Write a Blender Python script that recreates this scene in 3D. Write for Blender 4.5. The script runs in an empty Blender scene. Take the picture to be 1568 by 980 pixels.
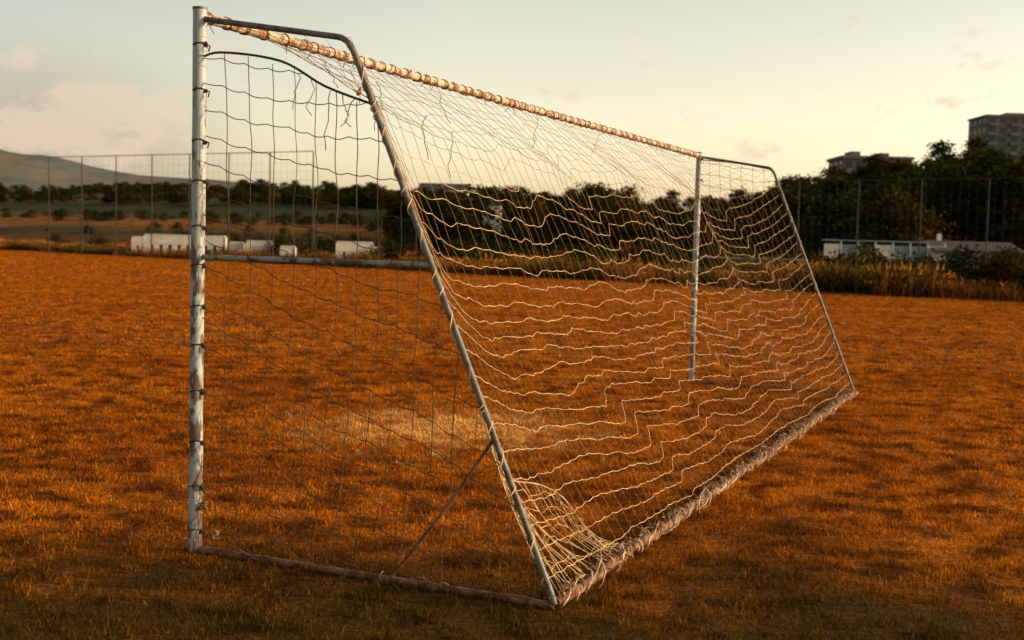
import bpy, math, random
import numpy as np
from mathutils import Vector, Matrix, noise
random.seed(7); rng=np.random.default_rng(11)
sc=bpy.context.scene
sc.view_settings.view_transform='Standard'; sc.view_settings.look='None'; sc.view_settings.exposure=0
COL=sc.collection

# ---------------------------------------------------------------- helpers
def empty(name):
    o=bpy.data.objects.new(name,None); COL.objects.link(o); o.empty_display_size=.2; return o
def mesh_obj(name,verts,faces,mat,parent=None,smooth=False):
    me=bpy.data.meshes.new(name); me.from_pydata([tuple(v) for v in verts],[],[tuple(f) for f in faces])
    if smooth: me.shade_smooth()
    me.materials.append(mat); me.update()
    o=bpy.data.objects.new(name,me); COL.objects.link(o)
    if parent: o.parent=parent
    return o
def box(name,x0,x1,y0,y1,z0,z1,mat,parent=None,bev=0):
    v=[(x,y,z) for x in(x0,x1) for y in(y0,y1) for z in(z0,z1)]
    f=[(0,1,3,2),(4,6,7,5),(0,4,5,1),(2,3,7,6),(0,2,6,4),(1,5,7,3)]
    o=mesh_obj(name,v,f,mat,parent)
    if bev:
        m=o.modifiers.new('b','BEVEL'); m.width=bev; m.segments=2
    return o
def curves(name,polys,rad,mat,parent=None,res=1,radii=None,cap=True):
    cu=bpy.data.curves.new(name,'CURVE'); cu.dimensions='3D'; cu.bevel_depth=rad; cu.bevel_resolution=res; cu.use_fill_caps=cap
    for k,p in enumerate(polys):
        if len(p)<2: continue
        s=cu.splines.new('POLY'); s.points.add(len(p)-1)
        s.points.foreach_set('co',[c for q in p for c in (q[0],q[1],q[2],1.0)])
        if radii is not None: s.points.foreach_set('radius',radii[k])
        s.use_smooth=True
    cu.materials.append(mat)
    o=bpy.data.objects.new(name,cu); COL.objects.link(o)
    if parent: o.parent=parent
    return o
class NT:
    def __init__(s,name,world=False):
        s.m=bpy.data.worlds.new(name) if world else bpy.data.materials.new(name)
        s.m.use_nodes=True; s.t=s.m.node_tree; s.t.nodes.clear()
    def n(s,typ,**kw):
        nd=s.t.nodes.new(typ)
        for k,v in kw.items(): setattr(nd,k,v)
        return nd
    def set(s,sock,v):
        if hasattr(v,'is_output') : s.t.links.new(v,sock)
        elif hasattr(v,'outputs'): s.t.links.new(v.outputs[0],sock)
        else: sock.default_value=v
    def ramp(s,fac,stops,interp='LINEAR'):
        r=s.n('ShaderNodeValToRGB'); e=r.color_ramp.elements; r.color_ramp.interpolation=interp
        while len(e)<len(stops): e.new(.5)
        for el,(p,c) in zip(e,stops):
            el.position=p; el.color=(c,c,c,1) if not hasattr(c,'__len__') else (*c,1)
        s.set(r.inputs[0],fac); return r.outputs[0]
    def math(s,op,a,b=0.0,clamp=False):
        m=s.n('ShaderNodeMath',operation=op,use_clamp=clamp); s.set(m.inputs[0],a); s.set(m.inputs[1],b); return m.outputs[0]
    def mix(s,fac,a,b,bt='MIX'):
        m=s.n('ShaderNodeMix',data_type='RGBA',blend_type=bt)
        s.set(m.inputs[0],fac)
        for sk,v in ((m.inputs[6],a),(m.inputs[7],b)):
            if isinstance(v,tuple) and len(v)==3: v=(*v,1)
            s.set(sk,v)
        return m.outputs[2]
    def noise(s,vec,scale,detail=3,rough=.55):
        n=s.n('ShaderNodeTexNoise'); n.inputs['Scale'].default_value=scale; n.inputs['Detail'].default_value=detail; n.inputs['Roughness'].default_value=rough
        if vec is not None: s.set(n.inputs['Vector'],vec)
        return n.outputs[0]
    def out(s,surf):
        o=s.n('ShaderNodeOutputMaterial'); s.set(o.inputs[0],surf); return s.m
def paint_mat(name,c1,c2,scale,lo,hi,rough=.6,spec=.3,bump=.2,stretch=(1,1,1),lowrust=0):
    g=NT(name); pos=g.n('ShaderNodeNewGeometry').outputs['Position']
    mp=g.n('ShaderNodeMapping'); g.set(mp.inputs[0],pos); mp.inputs['Scale'].default_value=stretch
    n=g.noise(mp,scale,6,.65); nn=n
    if lowrust: # paint is more worn towards the ground
        sp=g.n('ShaderNodeSeparateXYZ'); g.set(sp.inputs[0],pos)
        nn=g.math('ADD',n,g.math('MULTIPLY',g.math('SUBTRACT',1.3,sp.outputs['Z']),lowrust))
    r=g.ramp(nn,[(lo,0.0),(hi,1.0)])
    n2=g.noise(pos,scale*5,3)
    c=g.mix(r,c1,c2); c=g.mix(g.math('MULTIPLY',n2,.5),c,tuple(x*.45 for x in c1),'MIX')
    b=g.n('ShaderNodeBsdfPrincipled'); g.set(b.inputs['Base Color'],c); b.inputs['Roughness'].default_value=rough
    b.inputs['Specular IOR Level'].default_value=spec
    bp=g.n('ShaderNodeBump'); bp.inputs['Strength'].default_value=bump; bp.inputs['Distance'].default_value=.004; g.set(bp.inputs['Height'],n); g.set(b.inputs['Normal'],bp)
    return g.out(b)
def plain(name,c,rough=.8,var=.35,scale=4):
    return paint_mat(name,c,tuple(x*(1-var) for x in c),scale,.4,.65,rough,.2,.1)

# ---------------------------------------------------------------- camera
cam=bpy.data.cameras.new('camera'); co=bpy.data.objects.new('camera',cam); COL.objects.link(co); sc.camera=co
CH,PITCH,ROLL,F=1.461,-.064,.026,1845.163
fw=Vector((0,math.cos(PITCH),math.sin(PITCH))); r0=Vector((1,0,0)); u0=r0.cross(fw)
r=r0*math.cos(ROLL)+u0*math.sin(ROLL); u=-r0*math.sin(ROLL)+u0*math.cos(ROLL)
M=Matrix((r,u,-fw)).transposed().to_4x4(); M.translation=Vector((0,0,CH)); co.matrix_world=M
cam.sensor_width=36; cam.lens=36*F/1568; cam.clip_end=12000; cam.clip_start=.1
cam.dof.use_dof=True; cam.dof.focus_distance=6.3; cam.dof.aperture_fstop=3.5

# ---------------------------------------------------------------- sun + sky
SUN_AZ=math.radians(93); SUN_EL=math.radians(14)
S=Vector((math.sin(SUN_AZ)*math.cos(SUN_EL),math.cos(SUN_AZ)*math.cos(SUN_EL),math.sin(SUN_EL)))
sl=bpy.data.lights.new('sun','SUN'); so=bpy.data.objects.new('sun',sl); COL.objects.link(so)
sl.energy=5.0; sl.angle=math.radians(.5); sl.color=(1,.73,.42); so.rotation_euler=S.to_track_quat('Z','Y').to_euler()
w=NT('World',True); sc.world=w.m
sky=w.n('ShaderNodeTexSky',sky_type='NISHITA'); sky.sun_disc=False; sky.sun_elevation=SUN_EL; sky.sun_rotation=SUN_AZ; sky.dust_density=2.0; sky.air_density=1.0; sky.ozone_density=1.0
hs=w.n('ShaderNodeHueSaturation'); w.set(hs.inputs['Color'],sky.outputs[0]); hs.inputs['Saturation'].default_value=.45
tc=w.n('ShaderNodeTexCoord').outputs['Generated']
sx=w.n('ShaderNodeSeparateXYZ'); w.set(sx.inputs[0],tc)
tint=w.ramp(sx.outputs['Z'],[(0.0,(1.0,.80,.55)),(.10,(.93,.785,.585)),(.22,(.70,.635,.51)),(1,(.32,.31,.30))])
c=w.mix(1.0,hs.outputs[0],tint,'MULTIPLY')
side=w.ramp(w.math('ADD',sx.outputs['X'],.5),[(.05,(.62,.69,.74)),(.45,(1,1,1))])
c=w.mix(1.0,c,side,'MULTIPLY')
gain=w.n('ShaderNodeVectorMath',operation='SCALE'); w.set(gain.inputs[0],c); gain.inputs['Scale'].default_value=2.95; c=gain.outputs[0]
mp=w.n('ShaderNodeMapping'); w.set(mp.inputs[0],tc); mp.inputs['Scale'].default_value=(20,20,36); mp.inputs['Location'].default_value=(.7,.2,.1)
cn=w.noise(mp,1.0,7,.6)
def lobe(cx,cy,cz,r0_,r1_,zs):
    dv=w.n('ShaderNodeVectorMath',operation='SUBTRACT'); w.set(dv.inputs[0],tc); dv.inputs[1].default_value=(cx,cy,cz)
    dm=w.n('ShaderNodeVectorMath',operation='MULTIPLY'); w.set(dm.inputs[0],dv.outputs[0]); dm.inputs[1].default_value=(1,1,zs)
    dl=w.n('ShaderNodeVectorMath',operation='LENGTH'); w.set(dl.inputs[0],dm.outputs[0])
    return w.ramp(dl.outputs['Value'],[(r0_,1.0),(r1_,0.0)],'EASE')
haze=lobe(-.38,.92,.06,.05,.22,2.0); cum=lobe(-.335,.935,.088,.0,.125,1.9)
cl=w.ramp(w.math('ADD',cn,w.math('MULTIPLY',cum,.30)),[(.60,0.0),(.70,1.0)])
c=w.mix(w.math('MULTIPLY',haze,.65),c,(3.7,2.95,2.4))
c=w.mix(w.math('MULTIPLY',cl,.62),c,(6.6,5.2,3.95))
bg=w.n('ShaderNodeBackground'); w.set(bg.inputs[0],c); bg.inputs[1].default_value=.13
wo=w.n('ShaderNodeOutputWorld'); w.set(wo.inputs[0],bg.outputs[0])

# ---------------------------------------------------------------- terrain
NX,NY=.678,.735
def dedge(x,y): return NX*(x+4.5)+NY*(y-57)
def terr(x,y):
    x=np.asarray(x,float); y=np.asarray(y,float)
    d=dedge(x,y)
    z=np.interp(d,[0,25,50,80,140,220,400,1200,5000],[0,.2,2.5,5.5,12,19,24,26,26])
    t=x/np.maximum(y,20)
    k=np.interp(t,[-.45,-.2,-.05,.1,.2,.3,.45],[1,.9,.7,.55,.6,.95,1.1])
    return z*k
def axis(a,b,near,far0,n):
    return np.unique(np.concatenate([np.linspace(a,b,n),near,far0]))
xs=axis(-4000,4000,np.arange(-120,160,4.0),np.arange(-600,600,30.0),41)
ys=axis(-200,5200,np.arange(-20,300,4.0),np.arange(300,900,30.0),41)
X,Y=np.meshgrid(xs,ys,indexing='ij'); Z=terr(X,Y)
Z+=np.where(dedge(X,Y)>30,np.sin(X*.05+Y*.031)*.35+np.sin(X*.13-Y*.09)*.2,0)
V=np.stack([X,Y,Z],-1).reshape(-1,3); ny=len(ys)
Fc=[(i*ny+j,(i+1)*ny+j,(i+1)*ny+j+1,i*ny+j+1) for i in range(len(xs)-1) for j in range(ny-1)]

def lawn_color(g,pos):
    """large-scale colour variation of the dry turf plus painted tussock shade, world-space"""
    n1=g.noise(pos,.6,2,.6); n3=g.noise(pos,3.6,3,.6)
    c=g.mix(g.ramp(n1,[(.3,0.0),(.7,1.0)]),(.42,.103,.005),(.75,.235,.011))
    c=g.mix(g.math('MULTIPLY',g.ramp(n3,[(.40,1.0),(.56,0.0)]),.88),c,(.13,.033,.003))  # shade between tussocks, painted dark brown into the turf colour
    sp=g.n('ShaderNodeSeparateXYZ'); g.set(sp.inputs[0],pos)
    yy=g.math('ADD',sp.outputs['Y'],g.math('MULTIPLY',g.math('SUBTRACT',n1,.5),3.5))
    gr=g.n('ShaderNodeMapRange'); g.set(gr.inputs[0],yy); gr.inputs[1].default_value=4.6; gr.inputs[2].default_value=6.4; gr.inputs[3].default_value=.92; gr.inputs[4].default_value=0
    c=g.mix(gr.outputs[0],c,(.052,.040,.007))  # darker, greener turf colour nearest the camera
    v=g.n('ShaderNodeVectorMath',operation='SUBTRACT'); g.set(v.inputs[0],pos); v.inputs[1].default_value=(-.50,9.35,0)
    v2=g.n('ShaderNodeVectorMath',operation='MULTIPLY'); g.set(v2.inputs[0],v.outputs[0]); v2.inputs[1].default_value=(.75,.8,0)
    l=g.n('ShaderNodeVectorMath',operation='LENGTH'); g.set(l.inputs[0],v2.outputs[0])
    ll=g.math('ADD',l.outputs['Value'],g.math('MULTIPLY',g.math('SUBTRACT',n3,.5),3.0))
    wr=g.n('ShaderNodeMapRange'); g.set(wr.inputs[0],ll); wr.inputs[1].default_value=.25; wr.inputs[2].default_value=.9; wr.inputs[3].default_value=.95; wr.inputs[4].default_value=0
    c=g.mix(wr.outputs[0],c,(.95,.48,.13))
    return c
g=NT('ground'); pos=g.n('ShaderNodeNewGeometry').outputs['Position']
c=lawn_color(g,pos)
fine=g.noise(pos,28,4,.7); c=g.mix(g.ramp(fine,[(.35,.85),(.65,0.0)]),c,(.07,.02,.004))
dt_=g.n('ShaderNodeVectorMath',operation='DOT_PRODUCT'); g.set(dt_.inputs[0],pos); dt_.inputs[1].default_value=(NX,NY,0)
d=g.math('SUBTRACT',dt_.outputs['Value'],38.85)
mpb=g.n('ShaderNodeMapping'); g.set(mpb.inputs[0],pos); mpb.inputs['Scale'].default_value=(.02,.02,.02)
nb=g.noise(mpb,1.0,5,.6)
db_=g.math('ADD',d,g.math('MULTIPLY',g.math('SUBTRACT',nb,.5),50))
band=g.ramp(g.math('DIVIDE',db_,300.0),[(0,(.15,.05,.009)),(.10,(.18,.06,.010)),(.13,(.04,.034,.007)),(.17,(.28,.10,.018)),(.21,(.30,.11,.02)),(.25,(.034,.043,.009)),(.42,(.042,.05,.012)),(.48,(.14,.06,.02)),(.6,(.055,.042,.018)),(.8,(.12,.065,.03)),(1,(.04,.038,.018))])
bn=g.noise(pos,.5,5,.7); band=g.mix(g.ramp(bn,[(.35,.8),(.6,0.0)]),band,(.026,.022,.006))
far=g.ramp(d,[(0.0,0.0),(1.0,1.0)])
c=g.mix(far,c,band)
b=g.n('ShaderNodeBsdfPrincipled'); g.set(b.inputs['Base Color'],c); b.inputs['Roughness'].default_value=.95; b.inputs['Specular IOR Level'].default_value=.05
bp=g.n('ShaderNodeBump'); bp.inputs['Strength'].default_value=.9; bp.inputs['Distance'].default_value=.05; g.set(bp.inputs['Height'],fine); g.set(b.inputs['Normal'],bp)
MG=g.out(b)
mesh_obj('ground',V,Fc,MG,smooth=True)

# distant hills
rx=np.linspace(-2600,2600,160)
def ridge(x,pts,seed,amp):
    h=np.interp(x,[p[0] for p in pts],[p[1] for p in pts])
    return h+np.array([noise.fractal(Vector((a*.006,seed,0)),1.0,2.0,6)*amp for a in x])
hv=[];hf=[]
hp=[(-2600,190),(-1400,180),(-1062,160),(-920,143),(-820,128),(-680,116),(-520,102),(-200,80),(200,60),(900,50),(2600,50)]
top=ridge(rx,hp,3.3,12)
rows=[(0,0.0),(150,.45),(330,.8),(480,1.0),(900,.7),(1400,0.0)]
for i,x in enumerate(rx):
    for (dy,kk) in rows: hv.append((x,2030+dy+x*.05,15+(top[i]-15)*kk+(noise.noise(Vector((x*.01,dy*.01,1)))*12 if 0<kk<1 else 0)))
nr=len(rows)
for i in range(len(rx)-1):
    for j in range(nr-1): hf.append((i*nr+j,(i+1)*nr+j,(i+1)*nr+j+1,i*nr+j+1))
g=NT('hazed_hill_forest'); pos=g.n('ShaderNodeNewGeometry').outputs['Position']
n=g.noise(pos,.012,8,.75); c=g.mix(g.ramp(n,[(.42,0.0),(.58,1.0)]),(.095,.115,.115),(.17,.14,.105))  # blue-grey atmospheric haze is put into the forest colour
b=g.n('ShaderNodeBsdfDiffuse'); g.set(b.inputs[0],c); MH=g.out(b)
mesh_obj('distant_hills',hv,hf,MH,smooth=True)

# ---------------------------------------------------------------- lawn blades
def grass_mat(name,kind):
    g=NT(name); pos=g.n('ShaderNodeNewGeometry').outputs['Position']
    at=g.n('ShaderNodeAttribute',attribute_name='rnd').outputs['Fac']
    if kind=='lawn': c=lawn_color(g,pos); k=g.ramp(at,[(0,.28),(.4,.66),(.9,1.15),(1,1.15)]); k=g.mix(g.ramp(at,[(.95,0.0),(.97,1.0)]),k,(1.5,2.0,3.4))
    else:
        n1=g.noise(pos,.3,3); c=g.mix(g.ramp(n1,[(.42,0.0),(.58,1.0)]),(.25,.09,.018),(.06,.042,.009)); k=g.ramp(at,[(0,.25),(.6,.7),(1,1.9)])
    c=g.mix(1.0,c,k,'MULTIPLY')
    b=g.n('ShaderNodeBsdfDiffuse'); g.set(b.inputs[0],c)
    t=g.n('ShaderNodeBsdfTranslucent'); g.set(t.inputs[0],c)
    m=g.n('ShaderNodeMixShader'); m.inputs[0].default_value=.35; g.set(m.inputs[1],b.outputs[0]); g.set(m.inputs[2],t.outputs[0])
    return g.out(m)
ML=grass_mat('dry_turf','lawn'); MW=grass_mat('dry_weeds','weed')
def blades(name,size,n,hmin,hmax,wd,mat,seed,clump=0,lean=.6):
    q=np.random.default_rng(seed)
    cc=q.uniform(-size/2,size/2,(clump,2)); idx=q.integers(0,clump,n); p=cc[idx]+q.normal(0,.035,(n,2))
    ch=q.uniform(.6,1.5,clump)[idx]
    un=q.random(n)<.45; p[un]=q.uniform(-size/2,size/2,(un.sum(),2)); ch[un]=.8
    h=q.uniform(hmin,hmax,n)*ch*np.clip(q.normal(1,.25,n),.4,1.7); a=q.uniform(0,2*np.pi,n); la=q.uniform(0,2*np.pi,n); L=h*q.uniform(.1,lean*2.2,n)
    wx=np.cos(a)*wd*.5; wy=np.sin(a)*wd*.5; lx=np.cos(la)*L; ly=np.sin(la)*L
    v=np.zeros((n,5,3))
    v[:,0]=np.stack([p[:,0]-wx,p[:,1]-wy,-.01*np.ones(n)],1); v[:,1]=np.stack([p[:,0]+wx,p[:,1]+wy,-.01*np.ones(n)],1)
    v[:,2]=np.stack([p[:,0]+wx*.8+lx*.35,p[:,1]+wy*.8+ly*.35,h*.6],1); v[:,3]=np.stack([p[:,0]-wx*.8+lx*.35,p[:,1]-wy*.8+ly*.35,h*.6],1)
    v[:,4]=np.stack([p[:,0]+lx,p[:,1]+ly,h],1)
    me=bpy.data.meshes.new(name); bi=np.arange(n)*5
    F4=np.stack([bi,bi+1,bi+2,bi+3],1); F3=np.stack([bi+3,bi+2,bi+4],1)
    me.from_pydata(v.reshape(-1,3).tolist(),[],F4.tolist()+F3.tolist())
    at=me.attributes.new('rnd','FLOAT','POINT'); rv=np.repeat(q.random(n),5); at.data.foreach_set('value',rv.astype(np.float32))
    me.materials.append(mat); return me
def inst(me,name,par,loc,rz=0,s=(1,1,1)):
    o=bpy.data.objects.new(name,me); COL.objects.link(o); o.parent=par; o.location=loc; o.rotation_euler=(0,0,rz); o.scale=s; return o
lawn=empty('grass')
near=[blades('turf_near',1.0,3400,.010,.033,.0048,ML,i,70) for i in range(4)]
mid=[blades('turf_mid',2.0,2800,.013,.036,.010,ML,10+i,170) for i in range(3)]
farm=[blades('turf_far',4.0,1800,.02,.045,.024,ML,20+i,260) for i in range(3)]
def fill(meshes,size,y0,y1):
    y=y0
    while y<y1:
        hw=.45*(y+size)+size+.3; x=-math.ceil(hw/size)*size
        while x<hw:
            if dedge(x+size/2,y+size/2)<size*.3:
                inst(random.choice(meshes),'turf',lawn,(x+size/2,y+size/2,0),random.choice([0,1,2,3])*math.pi/2,(1,1,1))
            x+=size
        y+=size
fill(near,1.0,3.0,15.0); fill(mid,2.0,15.0,37.0); fill(farm,4.0,37.0,93.0)

# ---------------------------------------------------------------- weeds along the field edge
def tuft(seed,n,R,H,wd):
    q=np.random.default_rng(seed); v=[];f=[];rn=[]
    for i in range(n):
        a=q.uniform(0,6.283); rr=R*math.sqrt(q.random()); px,py=rr*math.cos(a),rr*math.sin(a); h=H*q.uniform(.35,1.1); la=q.uniform(0,6.283); L=h*q.uniform(.1,.7)
        a2=q.uniform(0,6.283); wx,wy=math.cos(a2)*wd,math.sin(a2)*wd; dx,dy=math.cos(la)*L,math.sin(la)*L; k=len(v); rv=q.random()
        v+=[(px-wx,py-wy,-.02),(px+wx,py+wy,-.02),(px+wx*.7+dx*.4,py+wy*.7+dy*.4,h*.65),(px-wx*.7+dx*.4,py-wy*.7+dy*.4,h*.65),(px+dx,py+dy,h)]; f+=[(k,k+1,k+2,k+3),(k+3,k+2,k+4)]; rn+=[rv]*5
        if q.random()<.5:
            k=len(v); sx=wd*2.6; v+=[(px+dx*.8-sx,py+dy*.8,h*.86),(px+dx*.9+sx,py+dy*.9,h*.88),(px+dx*1.1,py+dy*1.1,h*1.12)]; f+=[(k,k+1,k+2)]; rn+=[min(1,rv+.4)]*3
    me=bpy.data.meshes.new('weed_tuft'); me.from_pydata(v,[],f); at=me.attributes.new('rnd','FLOAT','POINT'); at.data.foreach_set('value',np.array(rn,dtype=np.float32)); me.materials.append(MW); return me
weeds=empty('dry_weeds'); tf=[tuft(40+i,200,.8,.75,.014) for i in range(5)]
ax,ay=.735,-.678
for i in range(1300):
    t=random.uniform(-52,34); dd=abs(random.gauss(0,1))*5+.2 if random.random()<.6 else random.uniform(0,24)
    x=-4.5+ax*t+NX*dd; y=57+ay*t+NY*dd
    if abs(x/y)>.5: continue
    s=random.uniform(.4,1.0)*(1+.5*noise.noise(Vector((x*.3,y*.3,0))))
    if x/y<-.05: s*=.75
    if x/y>.2: s*=random.uniform(.7,1.35)
    inst(random.choice(tf),'tuft',weeds,(x,y,float(terr(x,y))),random.uniform(0,6.28),(s*1.3,s*1.3,s*random.uniform(.6,1.2)))

# ---------------------------------------------------------------- trees
def leaf_mat():
    g=NT('foliage'); at=g.n('ShaderNodeAttribute',attribute_name='rnd').outputs['Fac']
    oi=g.n('ShaderNodeObjectInfo').outputs['Random']
    c=g.ramp(oi,[(0,(.018,.027,.006)),(.45,(.028,.033,.006)),(.75,(.042,.034,.008)),(.95,(.060,.034,.008)),(1,(.13,.05,.012))])
    c=g.mix(1.0,c,g.ramp(at,[(0,.35),(.6,.85),(1,1.7)]),'MULTIPLY')
    b=g.n('ShaderNodeBsdfDiffuse'); g.set(b.inputs[0],c); t=g.n('ShaderNodeBsdfTranslucent'); g.set(t.inputs[0],c)
    m=g.n('ShaderNodeMixShader'); m.inputs[0].default_value=.2; g.set(m.inputs[1],b.outputs[0]); g.set(m.inputs[2],t.outputs[0]); return g.out(m)
MLf=leaf_mat(); MB=plain('bark',(.06,.035,.02))
def tree(seed,H,R,low=.12,ncl=55,nl=34,ls=.17):
    q=np.random.default_rng(seed); v=[];f=[];rn=[];mi=[]
    def tube(a,b,ra,rb):
        a=np.array(a,float);b=np.array(b,float);dr=b-a;dr/=np.linalg.norm(dr)+1e-9;p=np.cross(dr,[.3,.9,.1]);p/=np.linalg.norm(p);o=np.cross(dr,p);k=len(v)
        for c_,rr in((a,ra),(b,rb)):
            for j in range(5):
                t=j*1.2566; v.append(tuple(c_+rr*(math.cos(t)*p+math.sin(t)*o))); rn.append(.5)
        for j in range(5): f.append((k+j,k+(j+1)%5,k+5+(j+1)%5,k+5+j)); mi.append(1)
    tube((0,0,-.3),(0,0,H*.45),.05*H*.5,.03*H*.5); tube((0,0,H*.44),(R*.15,0,H*.9),.03*H*.5,.01)
    for i in range(ncl):
        a=q.uniform(0,6.283); zz=low+(1-low)*q.random()**.85; prof=math.sin(math.pi*min(1,(zz*.82+.16)))**.7
        rr=R*prof*q.uniform(.25,1.05)*(1+.3*math.sin(3*a+seed)); c0=np.array([rr*math.cos(a),rr*math.sin(a),H*zz*q.uniform(.9,1.05)])
        if i%5==0: tube((0,0,H*min(zz,.8)*.55),c0,.02*H*.4,.01)
        sz=R*q.uniform(.16,.34); br=q.uniform(.1,.9)
        P=c0+q.normal(0,1,(nl,3))*sz*[.6,.6,.5]
        for pt in P:
            n1=q.normal(0,1,3);n1/=np.linalg.norm(n1);n2=np.cross(n1,q.normal(0,1,3));n2/=np.linalg.norm(n2)+1e-9; s=ls*q.uniform(.5,1.3); k=len(v)
            v.extend([tuple(pt-n1*s),tuple(pt+n2*s*.6),tuple(pt+n1*s),tuple(pt-n2*s*.6)]); f.append((k,k+1,k+2,k+3)); mi.append(0); rn.extend([min(1,max(0,br+q.uniform(-.25,.25)))]*4)
    me=bpy.data.meshes.new('tree'); me.from_pydata(v,[],f); at=me.attributes.new('rnd','FLOAT','POINT'); at.data.foreach_set('value',np.array(rn,dtype=np.float32))
    me.materials.append(MLf); me.materials.append(MB); me.polygons.foreach_set('material_index',mi); return me
tv=[tree(60,5.5,2.3),tree(61,6.2,2.3,.1),tree(62,5.0,2.6,.08),tree(63,5.8,2.6,.08,60),tree(64,4.5,2.4,.05)]
bv=[tree(70,2.2,1.7,.02,34,30,.13),tree(71,1.8,1.9,.02,34,30,.13)]
wood=empty('distant_trees')
def plant(ml,x,y,s,sz=None):
    inst(random.choice(ml),'crown',wood,(x,y,float(terr(x,y))-.15),random.uniform(0,6.28),(s,s,(sz or s)))
cnt=0
while cnt<600:
    t=random.uniform(-.48,.5); Yd=random.uniform(75,330); x=t*Yd; d=dedge(x,Yd)
    if d<22: continue
    if t>.21:
        if d>122: continue
        s=random.uniform(.7,1.08)
        if t<.31: s*=.88
    elif t>-.1:
        if Yd>220: continue
        s=random.uniform(.5,.85)*(1.35 if random.random()<.06 else 1)
        if t>.08: s*=.85
    else:
        if not((60<d<70) or (120<d<240) or (34<d<38)): continue
        s=random.uniform(.25,.5)
        if d<70: s*=.7
        plant(bv if random.random()<.5 else tv,x,Yd,s*1.3,s*.9); cnt+=1; continue
    plant(tv if random.random()<.85 else bv,x,Yd,s*1.3,s); cnt+=1
for i in range(560):
    tt=random.uniform(-50,36); dd=random.uniform(3,26); x=-4.5+ax*tt+NX*dd; y=57+ay*tt+NY*dd
    if abs(x/y)>.5: continue
    if x/y<-.05 and random.random()<.8: continue
    if x/y>.2 and 10<dd<24 and y>55: continue
    plant(bv,x,y,random.uniform(.3,.75))
for (dl_,n_,s0,s1) in ((118,90,.45,.8),(205,110,.6,1.0),(300,150,.8,1.3),(62,45,.2,.4)):
    for i in range(n_):
        t=random.uniform(-.48,-.06); dd=dl_+random.uniform(-6,6)
        Yd=(dd+38.85)/(NX*t+NY); s=random.uniform(s0,s1); plant(tv,t*Yd,Yd,s*1.5,s*.8)

# ---------------------------------------------------------------- buildings
MC=plain('concrete',(.17,.15,.14),scale=.3); MGl=plain('window_glass',(.04,.05,.06),.2); MWh=plain('white_paint',(.74,.68,.58),.6,.3,2); MR=plain('roof_dark',(.07,.06,.06)); MTeal=plain('teal_panel',(.20,.28,.30),.6,.3,1.5)
def apartment(name,x0,y0,wd,dp,base,h,fl,nw):
    e=empty(name)
    box('walls',x0,x0+wd,y0,y0+dp,base,base+h,MC,e)
    box('parapet',x0-.4,x0+wd+.4,y0-.4,y0+dp+.4,base+h,base+h+.6,MC,e)
    box('roof_hut',x0+wd*.18,x0+wd*.32,y0+4,y0+9,base+h+.6,base+h+1.8,MC,e); box('roof_hut_b',x0+wd*.6,x0+wd*.75,y0+4,y0+9,base+h+.6,base+h+1.6,MC,e)
    fh=h/fl; bw=wd/nw
    for i in range(fl):
        z=base+i*fh
        for j in range(nw):
            xx=x0+j*bw
            box('window',xx+bw*.18,xx+bw*.82,y0-.05,y0+.2,z+fh*.35,z+fh*.85,MGl,e)
            if j%2==0: box('balcony',xx+bw*.08,xx+bw*.92,y0-1.1,y0-.06,z+.05,z+fh*.33,MC,e)
        for j in range(int(dp/4)): box('side_window',x0-.05,x0+.2,y0+j*4+1,y0+j*4+3,z+fh*.35,z+fh*.85,MGl,e)
apartment('apartment_block',154.5,400,44,16,0,47.0,15,12)
apartment('flat_roofed_building',67.5,250,14,12,8,12.6,4,6)
e=empty('long_roofed_building'); box('walls',-26,-13,330,342,6,15.6,MWh,e)
mesh_obj('roof',[(-26.5,329.5,15.6),(-12.5,329.5,15.6),(-12.5,342.5,15.6),(-26.5,342.5,15.6),(-26.5,336,17.4),(-12.5,336,17.4)],[(0,1,5,4),(2,3,4,5),(0,4,3),(1,2,5)],MR,e)
for j in range(4): box('window',-25+j*3,-23.4+j*3,329.9,330.1,12.6,14.6,MGl,e)
e=empty('small_house'); hx,hy=-2.0,105; box('walls',hx-.8,hx+.8,hy,hy+4,.8,4.7,MWh,e)
mesh_obj('roof',[(hx-1.0,hy-.3,4.7),(hx+1.0,hy-.3,4.7),(hx+1.0,hy+4.3,4.7),(hx-1.0,hy+4.3,4.7),(hx,hy-.3,5.7),(hx,hy+4.3,5.7)],[(0,4,5,3),(1,2,5,4),(0,1,4),(2,3,5)],MR,e)
box('window',hx-.3,hx+.3,hy-.05,hy+.1,3.4,4.3,MGl,e)

e=empty('sideline_shelter'); e.location=(0,0,-.12)
for i in range(7):
    x=15.4+i*.86; box('panel',x,x+.8,59.95,60.03,.5,1.95-.02*(i%3),MTeal if i%3 else MWh,e)
    box('post',x+.8,x+.86,59.9,60.06,0,2.1,MWh,e)
box('coping',15.3,20.6,59.86,60.1,2.1,2.16,MTeal,e)
mesh_obj('canopy',[(20.7,59.3,1.75),(25.2,59.3,1.75),(25.2,61.4,2.25),(20.7,61.4,2.25),(20.7,59.3,1.68),(25.2,59.3,1.68),(25.2,61.4,2.15),(20.7,61.4,2.15)],[(0,1,2,3),(4,7,6,5),(0,4,5,1),(2,6,7,3),(1,5,6,2),(0,3,7,4)],MR,e)
box('back_wall',20.9,25.0,61.2,61.3,0,2.12,MTeal,e); box('bench_seat',21.1,24.9,60.6,61.0,.42,.48,MWh,e)
for x in(20.8,22.9,25.1): box('upright',x-.04,x+.04,59.4,59.48,0,1.7,MWh,e)
box('vent',21.55,21.75,61.5,61.7,1.8,2.6,MWh,e)

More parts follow.
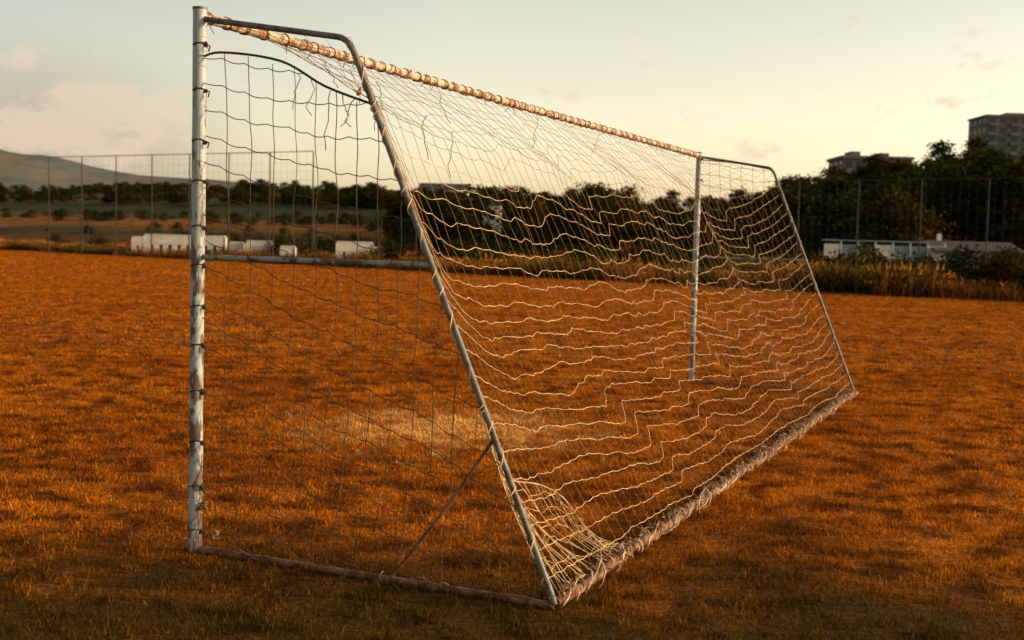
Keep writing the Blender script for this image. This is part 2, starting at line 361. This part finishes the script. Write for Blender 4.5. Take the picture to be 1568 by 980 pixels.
def barrier(name,x0,y0,wd,h,rot,n):
    e=empty(name); e.location=(x0,y0,0); e.rotation_euler=(0,0,rot)
    box('cap',0,wd,-.35,.05,h-.08,h,MWh,e,.02); sw=wd/n
    box('top_board',0.01,wd-.01,-.33,-.27,h*.55,h-.083,MWh,e)
    for i in range(n):
        box('slat',i*sw+.03*sw,i*sw+.66*sw,-.32,-.25,0,h*.54,MWh,e,.01)
    box('backing',0,wd,-.18,-.14,0,h*.5,MR,e)
    box('end',-.05,-.002,-.36,.3,0,h-.1,MWh,e); box('end_b',wd+.002,wd+.05,-.36,.3,0,h-.1,MWh,e)
    box('seat',.01,wd-.01,-.12,.3,.40,.45,MWh,e)
rr=.10
barrier('white_bench',-24.6,78,.8,1.25,rr,2)
barrier('white_bench',-22.9,75,4.9,1.42,rr,9)
barrier('white_bench',-16.9,72,.75,1.1,rr,2)
barrier('white_bench',-15.8,71.6,1.5,1.2,rr,3)
barrier('white_bench',-13.4,69.5,.8,.95,rr,2)
barrier('white_bench',-9.9,67.5,2.0,1.3,rr,4)
barrier('white_bench',-7.8,67.0,.8,1.05,rr,2)

# fences
MF=plain('fence_steel',(.06,.05,.035))
def fence(name,p0,p1,h,step,pr,mesh=.0,wire=.006,rails=(1.0,)):
    e=empty(name); p0=Vector(p0);p1=Vector(p1); L=(p1-p0).length; n=max(1,round(L/step)); P=[]
    pts=[p0.lerp(p1,i/n) for i in range(n+1)]
    for p in pts:
        zb=float(terr(p.x,p.y)); P.append([(p.x,p.y,zb-.1),(p.x,p.y,zb+h)])
    curves('posts',P,pr,MF,e); 
    R=[[(p.x,p.y,float(terr(p.x,p.y))+h*k) for p in pts] for k in rails]; curves('rails',R,pr*.7,MF,e)
    if mesh:
        Wp=[]; nz=int(h/mesh)
        for i in range(1,nz): Wp.append([(p.x,p.y,float(terr(p.x,p.y))+i*mesh) for p in pts])
        m=int(L/mesh)
        for i in range(m):
            p=p0.lerp(p1,i/m); zb=float(terr(p.x,p.y)); Wp.append([(p.x,p.y,zb),(p.x,p.y,zb+h)])
        curves('mesh_wires',Wp,wire,MF,e,0)
    return e
fence('ball_stop_fence',(-28.9,75,0),(-10.7,64,0),6.0,2.9,.035,.45,.003)
fence('perimeter_fence',(-60,118,0),(-6,74,0),2.6,3.0,.03,.3,.004)
fence('perimeter_fence',(10.9,46.5,0),(26,35.5,0),4.1,2.2,.022,.3,.0025,(1.0,))
ps=empty('utility_pole'); curves('pole',[[(19.0,44.5,0),(19.0,44.5,3.0)]],.05,MF,ps); curves('cross_arm',[[(18.6,44.5,2.85),(19.4,44.5,2.85)]],.03,MF,ps)

# ---------------------------------------------------------------- the goal
A=Vector((-1.438,5.491,0)); TH=.426; E=Vector((math.sin(TH),math.cos(TH),0)); N=Vector((math.cos(TH),-math.sin(TH),0))
W,DT,DBn,DBf,HP,HB=8.211,.794,1.801,1.719,2.44,2.295
def G(u,s,z): p=A+E*u+N*s; return (p.x,p.y,z)
goal=empty('soccer_goal')
MP=paint_mat('weathered_post_paint',(.40,.43,.42),(.095,.036,.016),15,.51,.56,.5,.4,.8,(1.4,1.4,.5),.05)
MSR=paint_mat('side_rail_paint',(.30,.31,.29),(.10,.04,.02),15,.48,.56,.6,.3,.5)
MX=paint_mat('rusty_crossbar',(.56,.44,.31),(.18,.06,.02),14,.47,.54,.6,.3,.6)
MT=paint_mat('grey_tube',(.17,.165,.15),(.10,.05,.03),18,.48,.56,.5,.4,.3)
MBt=paint_mat('rusty_ground_bar',(.26,.14,.08),(.10,.04,.02),12,.45,.55,.8,.2,.6)
def cord_mat(name,c1,c2):
    g=NT(name); pos=g.n('ShaderNodeNewGeometry').outputs['Position']; n=g.noise(pos,14,3)
    c=g.mix(g.ramp(n,[(.35,0.0),(.65,1.0)]),c1,c2); b=g.n('ShaderNodeBsdfPrincipled'); g.set(b.inputs['Base Color'],c); b.inputs['Roughness'].default_value=.7; b.inputs['Specular IOR Level'].default_value=.2
    return g.out(b)
MN=cord_mat('net_cord',(.80,.57,.30),(.44,.26,.11)); MNc=cord_mat('net_cord_thin',(.32,.18,.075),(.18,.09,.035)); MNs=cord_mat('shaded_side_net_cord',(.10,.055,.028),(.05,.025,.014)); MK=cord_mat('dark_cable',(.03,.028,.025),(.06,.04,.03)); MTie=cord_mat('tie_rope',(.16,.055,.02),(.40,.22,.10)); MRp=cord_mat('frayed_rope',(.62,.44,.27),(.22,.12,.06))  # side net cord is a darkened copy, its backlit shade painted in
def tube(name,pts,rad,mat):
    out=[]
    for a,b in zip(pts[:-1],pts[1:]):
        a=Vector(a);b=Vector(b);k=max(2,int((b-a).length/.15))
        for i in range(k): out.append(a.lerp(b,i/k))
    out.append(Vector(pts[-1]))
    out=[p+Vector((noise.noise(p*3),noise.noise(p*3+Vector((5,0,0))),0))*.003 for p in out]
    return curves(name,[out],rad,mat,goal,4)
tube('near_post',[G(0,0,0),G(0,0,HP+.03)],.031,MP)
tube('far_post',[G(W,0,0),G(W,0,HP+.03)],.031,MP)
tube('crossbar',[G(.0,0,HP),G(W,0,HP)],.025,MX)
curves('post_cap',[[G(0,0,HP+.03),G(0,0,HP+.04)],[G(W,0,HP+.03),G(W,0,HP+.04)]],.034,MT,goal,4)
def sl_s(z,db): return DT+(db-DT)*(1-z/HB)
def frame(u,db,tag):
    p=[G(u,0.0,HP-.01),G(u,DT-.06,HB+.02)]
    for i in range(7):
        t=i/6; a=(1-t)
        s=(a*a)*(DT-.06)+2*a*t*DT+(t*t)*(sl_s(HB-.08,db)); z=(a*a)*(HB+.02)+2*a*t*(HB+.010)+(t*t)*(HB-.08); p.append(G(u,s,z))
    p.append(G(u,db,0.02)); 
    curves('back_stay_'+tag,[p],.0135,MT,goal,4)
    tube('side_rail_'+tag,[G(u,0,1.36),G(u,sl_s(1.36,db),1.36)],.012,MSR)
    tube('ground_side_bar_'+tag,[G(u,0,.012),G(u,db,.012)],.017,MBt)
frame(0,DBn,'near'); frame(W,DBf,'far')
def rb(u): return DBn+(DBf-DBn)*u/W
gb=[G(W*i/60,rb(W*i/60)+.01*math.sin(i*.7),.022) for i in range(61)]
curves('ground_back_bar',[gb],.023,MBt,goal,3)
curves('diagonal_brace',[[G(0,sl_s(.66,DBn),.66),G(0,1.3,.35),G(0,1.05,.03)],[G(W,sl_s(.55,DBf),.55),G(W,1.1,.03)]],.007,MBt,goal,2)

def wrap(name,fn,L,rad,pitch,th,mat,jit=.3,seed=0):
    q=random.Random(seed); pts=[]; n=int(L/pitch*10); ph=q.uniform(0,6.28)
    for i in range(n+1):
        s=i/n*L; s2=s+min(pitch*1.6,.3)*noise.noise(Vector((s*3,seed,0))); a=ph+2*math.pi*s/pitch; rj=rad*(1+jit*noise.noise(Vector((s*9,seed+.5,0))))
        c0,uu,vv=fn(min(max(s2,0),L)); pts.append(c0+uu*math.cos(a)*rj+vv*math.sin(a)*rj)
    return curves(name,[pts],th,mat,goal,1)
UP=Vector((0,0,1))
cb=lambda s:(Vector(G(s,0,HP)),N,UP)
wrap('crossbar_lacing',cb,W,.028,.21,.0022,MTie,.3,1)
ties=[]; u=.06
while u<W:
    for k in range(random.choice((1,1,2,2))):
        rr_=.028+random.uniform(0,.002); uo=u+(k-1)*.007; ph=random.uniform(0,3); ties.append([tuple(Vector(G(uo+.010*math.sin(j*.7+ph),0,HP))+N*rr_*math.cos(j*.7)+UP*rr_*math.sin(j*.7)) for j in range(10)])
    a=Vector(G(u,.028,HP-.02)); ties.append([tuple(a+Vector([random.uniform(-.010,.010) for _ in range(3)])) for _ in range(6)])
    if random.random()<.5: ties.append([tuple(a),tuple(a+Vector((random.uniform(-.02,.02),0,-.02))),tuple(a+Vector((random.uniform(-.04,.04),0,-.03-random.random()*.03)))])
    u+=random.uniform(.08,.18)
curves('crossbar_ties',ties,.0028,MTie,goal,1)
pt=[]
for U in (0,W):
    z=.1
    while z<2.4:
        rr_=.033; pt.append([tuple(Vector(G(U,0,z+.01*math.sin(j)))+N*rr_*math.cos(j*.7-2)+E*rr_*math.sin(j*.7-2)) for j in range(7)])
        for k in range(3):
            a=Vector(G(U,.036,z+random.uniform(-.008,.008))); pt.append([tuple(a+Vector([random.uniform(-.008,.008) for _ in range(3)])) for _ in range(6)])
        a=Vector(G(U,.038,z)); pt.append([tuple(a),tuple(a+N*.02-UP*.005),tuple(a+N*.012-UP*.03)])
        z+=.205+random.uniform(-.03,.03)
curves('post_ties',pt,.0036,MK,goal,1)
for q_,(u_,db) in enumerate(((0,DBn),(W,DBf))):
    dirv=(Vector(G(u_,db,0))-Vector(G(u_,DT,HB))); L=dirv.length; dirv.normalize(); o_=Vector(G(u_,DT,HB)); pv=dirv.cross(E).normalized()
    wrap('stay_lacing',lambda s:(o_+dirv*s,E,pv),L,.016,.12,.0026,MN,.4,5+q_)
bb=lambda s:(Vector(G(s,rb(s),.026)),N,UP)
for k,(p_,r_,t_) in enumerate([(.16,.027,.004),(.23,.031,.0035),(.37,.036,.004),(.71,.042,.003),(.9,.045,.0025)]): wrap('ground_bar_rope',bb,W,r_,p_,t_,MRp if k!=1 else MTie,1.1,20+k)
fz=[]
for i in range(420):
    u=random.uniform(0,W); c0=Vector(G(u,rb(u)+random.uniform(-.03,.02),.04)); p=[c0]
    dirr=Vector((random.gauss(0,1),random.gauss(0,1),random.gauss(0,.4))).normalized()
    for k in range(5):
        dirr=(dirr+Vector((random.gauss(0,.6),random.gauss(0,.6),random.gauss(0,.5)))).normalized(); nx=p[-1]+dirr*.013; nx.z=max(.008,min(.06,nx.z)); p.append(nx)
    fz.append([tuple(q) for q in p])
curves('frayed_bits',fz,.0022,MRp,goal,0)
sb=lambda s:(Vector(G(0,s,.018)),E,UP)
wrap('side_bar_rope',sb,DBn,.020,.23,.0025,MTie,.5,31)

def smooth(pts,n=6):
    out=[]; p=[pts[0]]+list(pts)+[pts[-1]]
    for i in range(1,len(p)-2):
        for k in range(n):
            t=k/n; out.append(tuple(.5*((2*b)+(-a+c_)*t+(2*a-5*b+4*c_-d_)*t*t+(-a+3*b-3*c_+d_)*t**3) for a,b,c_,d_ in zip(p[i-1],p[i],p[i+1],p[i+2])))
    out.append(tuple(pts[-1])); return out
def side_net(u,db,sgn,name,cab):
    P=[]; cell=.115
    ctop=lambda s:np.interp(s,[c[0] for c in cab],[c[1] for c in cab])
    def inside(s,z): return s>=0 and z>.03 and z<=ctop(s)+.001 and s<=sl_s(z,db)+.005
    def bulge(s,z):
        smax=sl_s(max(z,0),db); k=max(0,math.sin(math.pi*min(1,max(0,s/smax)))); return sgn*(.05*k+.03*noise.noise(Vector((s*2,z*2,u))))
    def pos(s,z):
        j=Vector((s*5,z*5,u+3)); return G(u+bulge(s,z),s+.016*noise.noise(j),z+.020*noise.noise(j+Vector((9,0,0))))
    def run(fn,n):
        cur=[]
        for i in range(n):
            s,z=fn(i/(n-1))
            if inside(s,z): cur.append(pos(s,z))
            else:
                if len(cur)>1: P.append(cur)
                cur=[]
        if len(cur)>1: P.append(cur)
    for i in range(32):
        z0=2.38-i*cell
        sl=.08+.36*min(1,max(0,(2.2-z0)/1.0))
        run(lambda t,z0=z0,sl=sl:(t*1.9,z0-sl*t*1.9-.04*math.sin(min(1,t*1.6)*math.pi)-.010*abs(math.sin(t*1.9/.112*math.pi))),170)
    for i in range(1,17):
        s0=i*.112
        run(lambda t,s0=s0:(s0+.05*math.sin(t*2.5+s0)-.05*t*t,2.4-t*2.4),150)
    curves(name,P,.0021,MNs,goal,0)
    curves(name+'_cable',[[G(u+.0,s,z) for s,z in smooth(cab)]],.0055,MK,goal,2)
side_net(0,DBn,1,'side_net_near',[(0,2.25),(.12,2.275),(.44,2.225),(.67,2.11),(.90,2.03)])
side_net(W,DBf,-1,'side_net_far',[(0,2.4),(.4,2.36),(.79,2.29)])

# back and roof net
def side_path(v):
    a=math.hypot(DT,HP-HB); b=math.hypot(DBn-DT,HB); L=a+b; d=v*L
    if d<a: k=d/a; return DT*k,HP+(HB-HP)*k
    k=(d-a)/b; return DT+(DBn-DT)*k,HB*(1-k)+.02
def mid_path(v):
    s0,z0=side_path(v)
    s=DBn*v; z=HP*(1-v)+.02*v; sag=math.sin(math.pi*v)
    return .45*s0+.55*(s-.06*sag), .45*z0+.55*(z-.26*sag)
def saw(x):
    x=x-math.floor(x); return (x/.90 if x<.90 else 1-(x-.90)/.10)-.5
def back(u,v):
    wn=math.exp(-(u/.55)**1.2); wf=math.exp(-((W-u)/.55)**1.2); wgt=min(1,wn+wf)
    s1,z1=side_path(v); s2,z2=mid_path(v); s=s1*wgt+s2*(1-wgt); z=z1*wgt+z2*(1-wgt)
    env=math.sin(math.pi*min(1,max(0,v)))**.6*(1-wgt)
    k=saw((u-2.3*v)/1.25+.6*noise.noise(Vector((u*.5,v*2,0)))); k2=saw((u-1.1*v)/.62+.9*noise.noise(Vector((u*.7,v*3,30))))
    amp=.85+1.2*noise.noise(Vector((u*.8,v*3,11)))
    z+=env*(-.07*k*amp-.024*k2+.085*noise.noise(Vector((u*1.1,v*3,2)))+.02*noise.noise(Vector((u*5,v*20,4))))
    s+=env*(.05*k*amp+.12*noise.noise(Vector((u*1.0,v*2.5,7))))+.014*noise.noise(Vector((u*7,v*22,8)))*env
    uu=u+env*.08*noise.noise(Vector((u*1.5,v*4,5)))
    s*= (rb(u)/DBn)
    return G(uu,s,max(z,.03))
rows=[];cols=[]; NR=30
for j in range(1,NR):
    v=j/NR; rows.append([back(W*i/440,v+.008*noise.noise(Vector((i*.03,j*2.3,0)))+.0022*abs(math.sin(i/440*68*math.pi))) for i in range(441)])
NCu=68
for i in range(0,NCu+1):
    u=W*i/NCu; cols.append([back(min(W,max(0,u+.014*noise.noise(Vector((i,k*.2,3))))),k/90) for k in range(91)])
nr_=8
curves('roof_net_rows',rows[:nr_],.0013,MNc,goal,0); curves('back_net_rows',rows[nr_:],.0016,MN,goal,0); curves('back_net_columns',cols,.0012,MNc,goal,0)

# fallen, bunched netting at the near back corner
fold=smooth([(0.02,1.38,.95),(.06,1.44,.78),(.12,1.45,.58),(.35,1.42,.43),(.62,1.46,.36),(.78,1.52,.27),(.80,1.62,.14),(.80,1.74,.04)])
curves('net_fold_cord',[[G(*p) for p in fold]],.0035,MRp,goal,1)
fr=[]
for i in range(30):
    t=i/29; a=fold[int(t*(len(fold)-1))]; 
    e_=(.05+1.1*t+random.uniform(-.05,.05), rb(0)-.02, .04)
    m_=((a[0]+e_[0])/2+random.uniform(-.05,.05),(a[1]+e_[1])/2-.03,(a[2]+e_[2])/2-.04+random.uniform(-.03,.03))
    fr.append([G(*p) for p in smooth([a,m_,e_],8)])
for k in range(5):
    t=.15+.16*k; fr.append([tuple(Vector(l[min(len(l)-1,int(t*len(l)))])+Vector((0,0,random.uniform(-.02,.02)))) for l in fr[:30]])
curves('bunched_net',fr,.0014,MN,goal,0)
th=[]
for (u_,s_,z_,mn,mx) in [(.5,.35,2.3,.1,.2),(.62,.4,2.28,.1,.3),(.75,.45,2.2,.1,.25),(1.2,.2,2.3,.1,.2),(2.1,.1,2.36,.1,.2),(3.6,.1,2.36,.1,.3),(4.9,.1,2.36,.1,.2),(.0,.60,2.14,.1,.2),(.0,.70,2.09,.2,.3),(.0,.76,2.07,.12,.2),(.0,.82,2.05,.1,.22),(.02,.52,2.17,.1,.2),(1.5,.35,2.15,.1,.25),(1.9,.3,2.1,.2,.3)]:
    p=[(u_,s_,z_)]; L=random.uniform(mn,mx)
    for k in range(8): q=p[-1]; p.append((q[0]+random.uniform(-.018,.018),q[1]+random.uniform(-.018,.018),q[2]-L/8))
    th.append([G(*x) for x in p])
curves('loose_threads',th,.0024,MTie,goal,0)
kn=[]
for (u_,s_,z_) in [(.95,.25,2.22),(.0,.05,.22),(.0,.12,.1)]:
    c0=Vector(G(u_,s_,z_)); kn.append([tuple(c0+Vector((random.uniform(-.018,.018),random.uniform(-.018,.018),random.uniform(-.025,.02)))) for _ in range(16)])
curves('tangled_knots',kn,.004,MTie,goal,1)
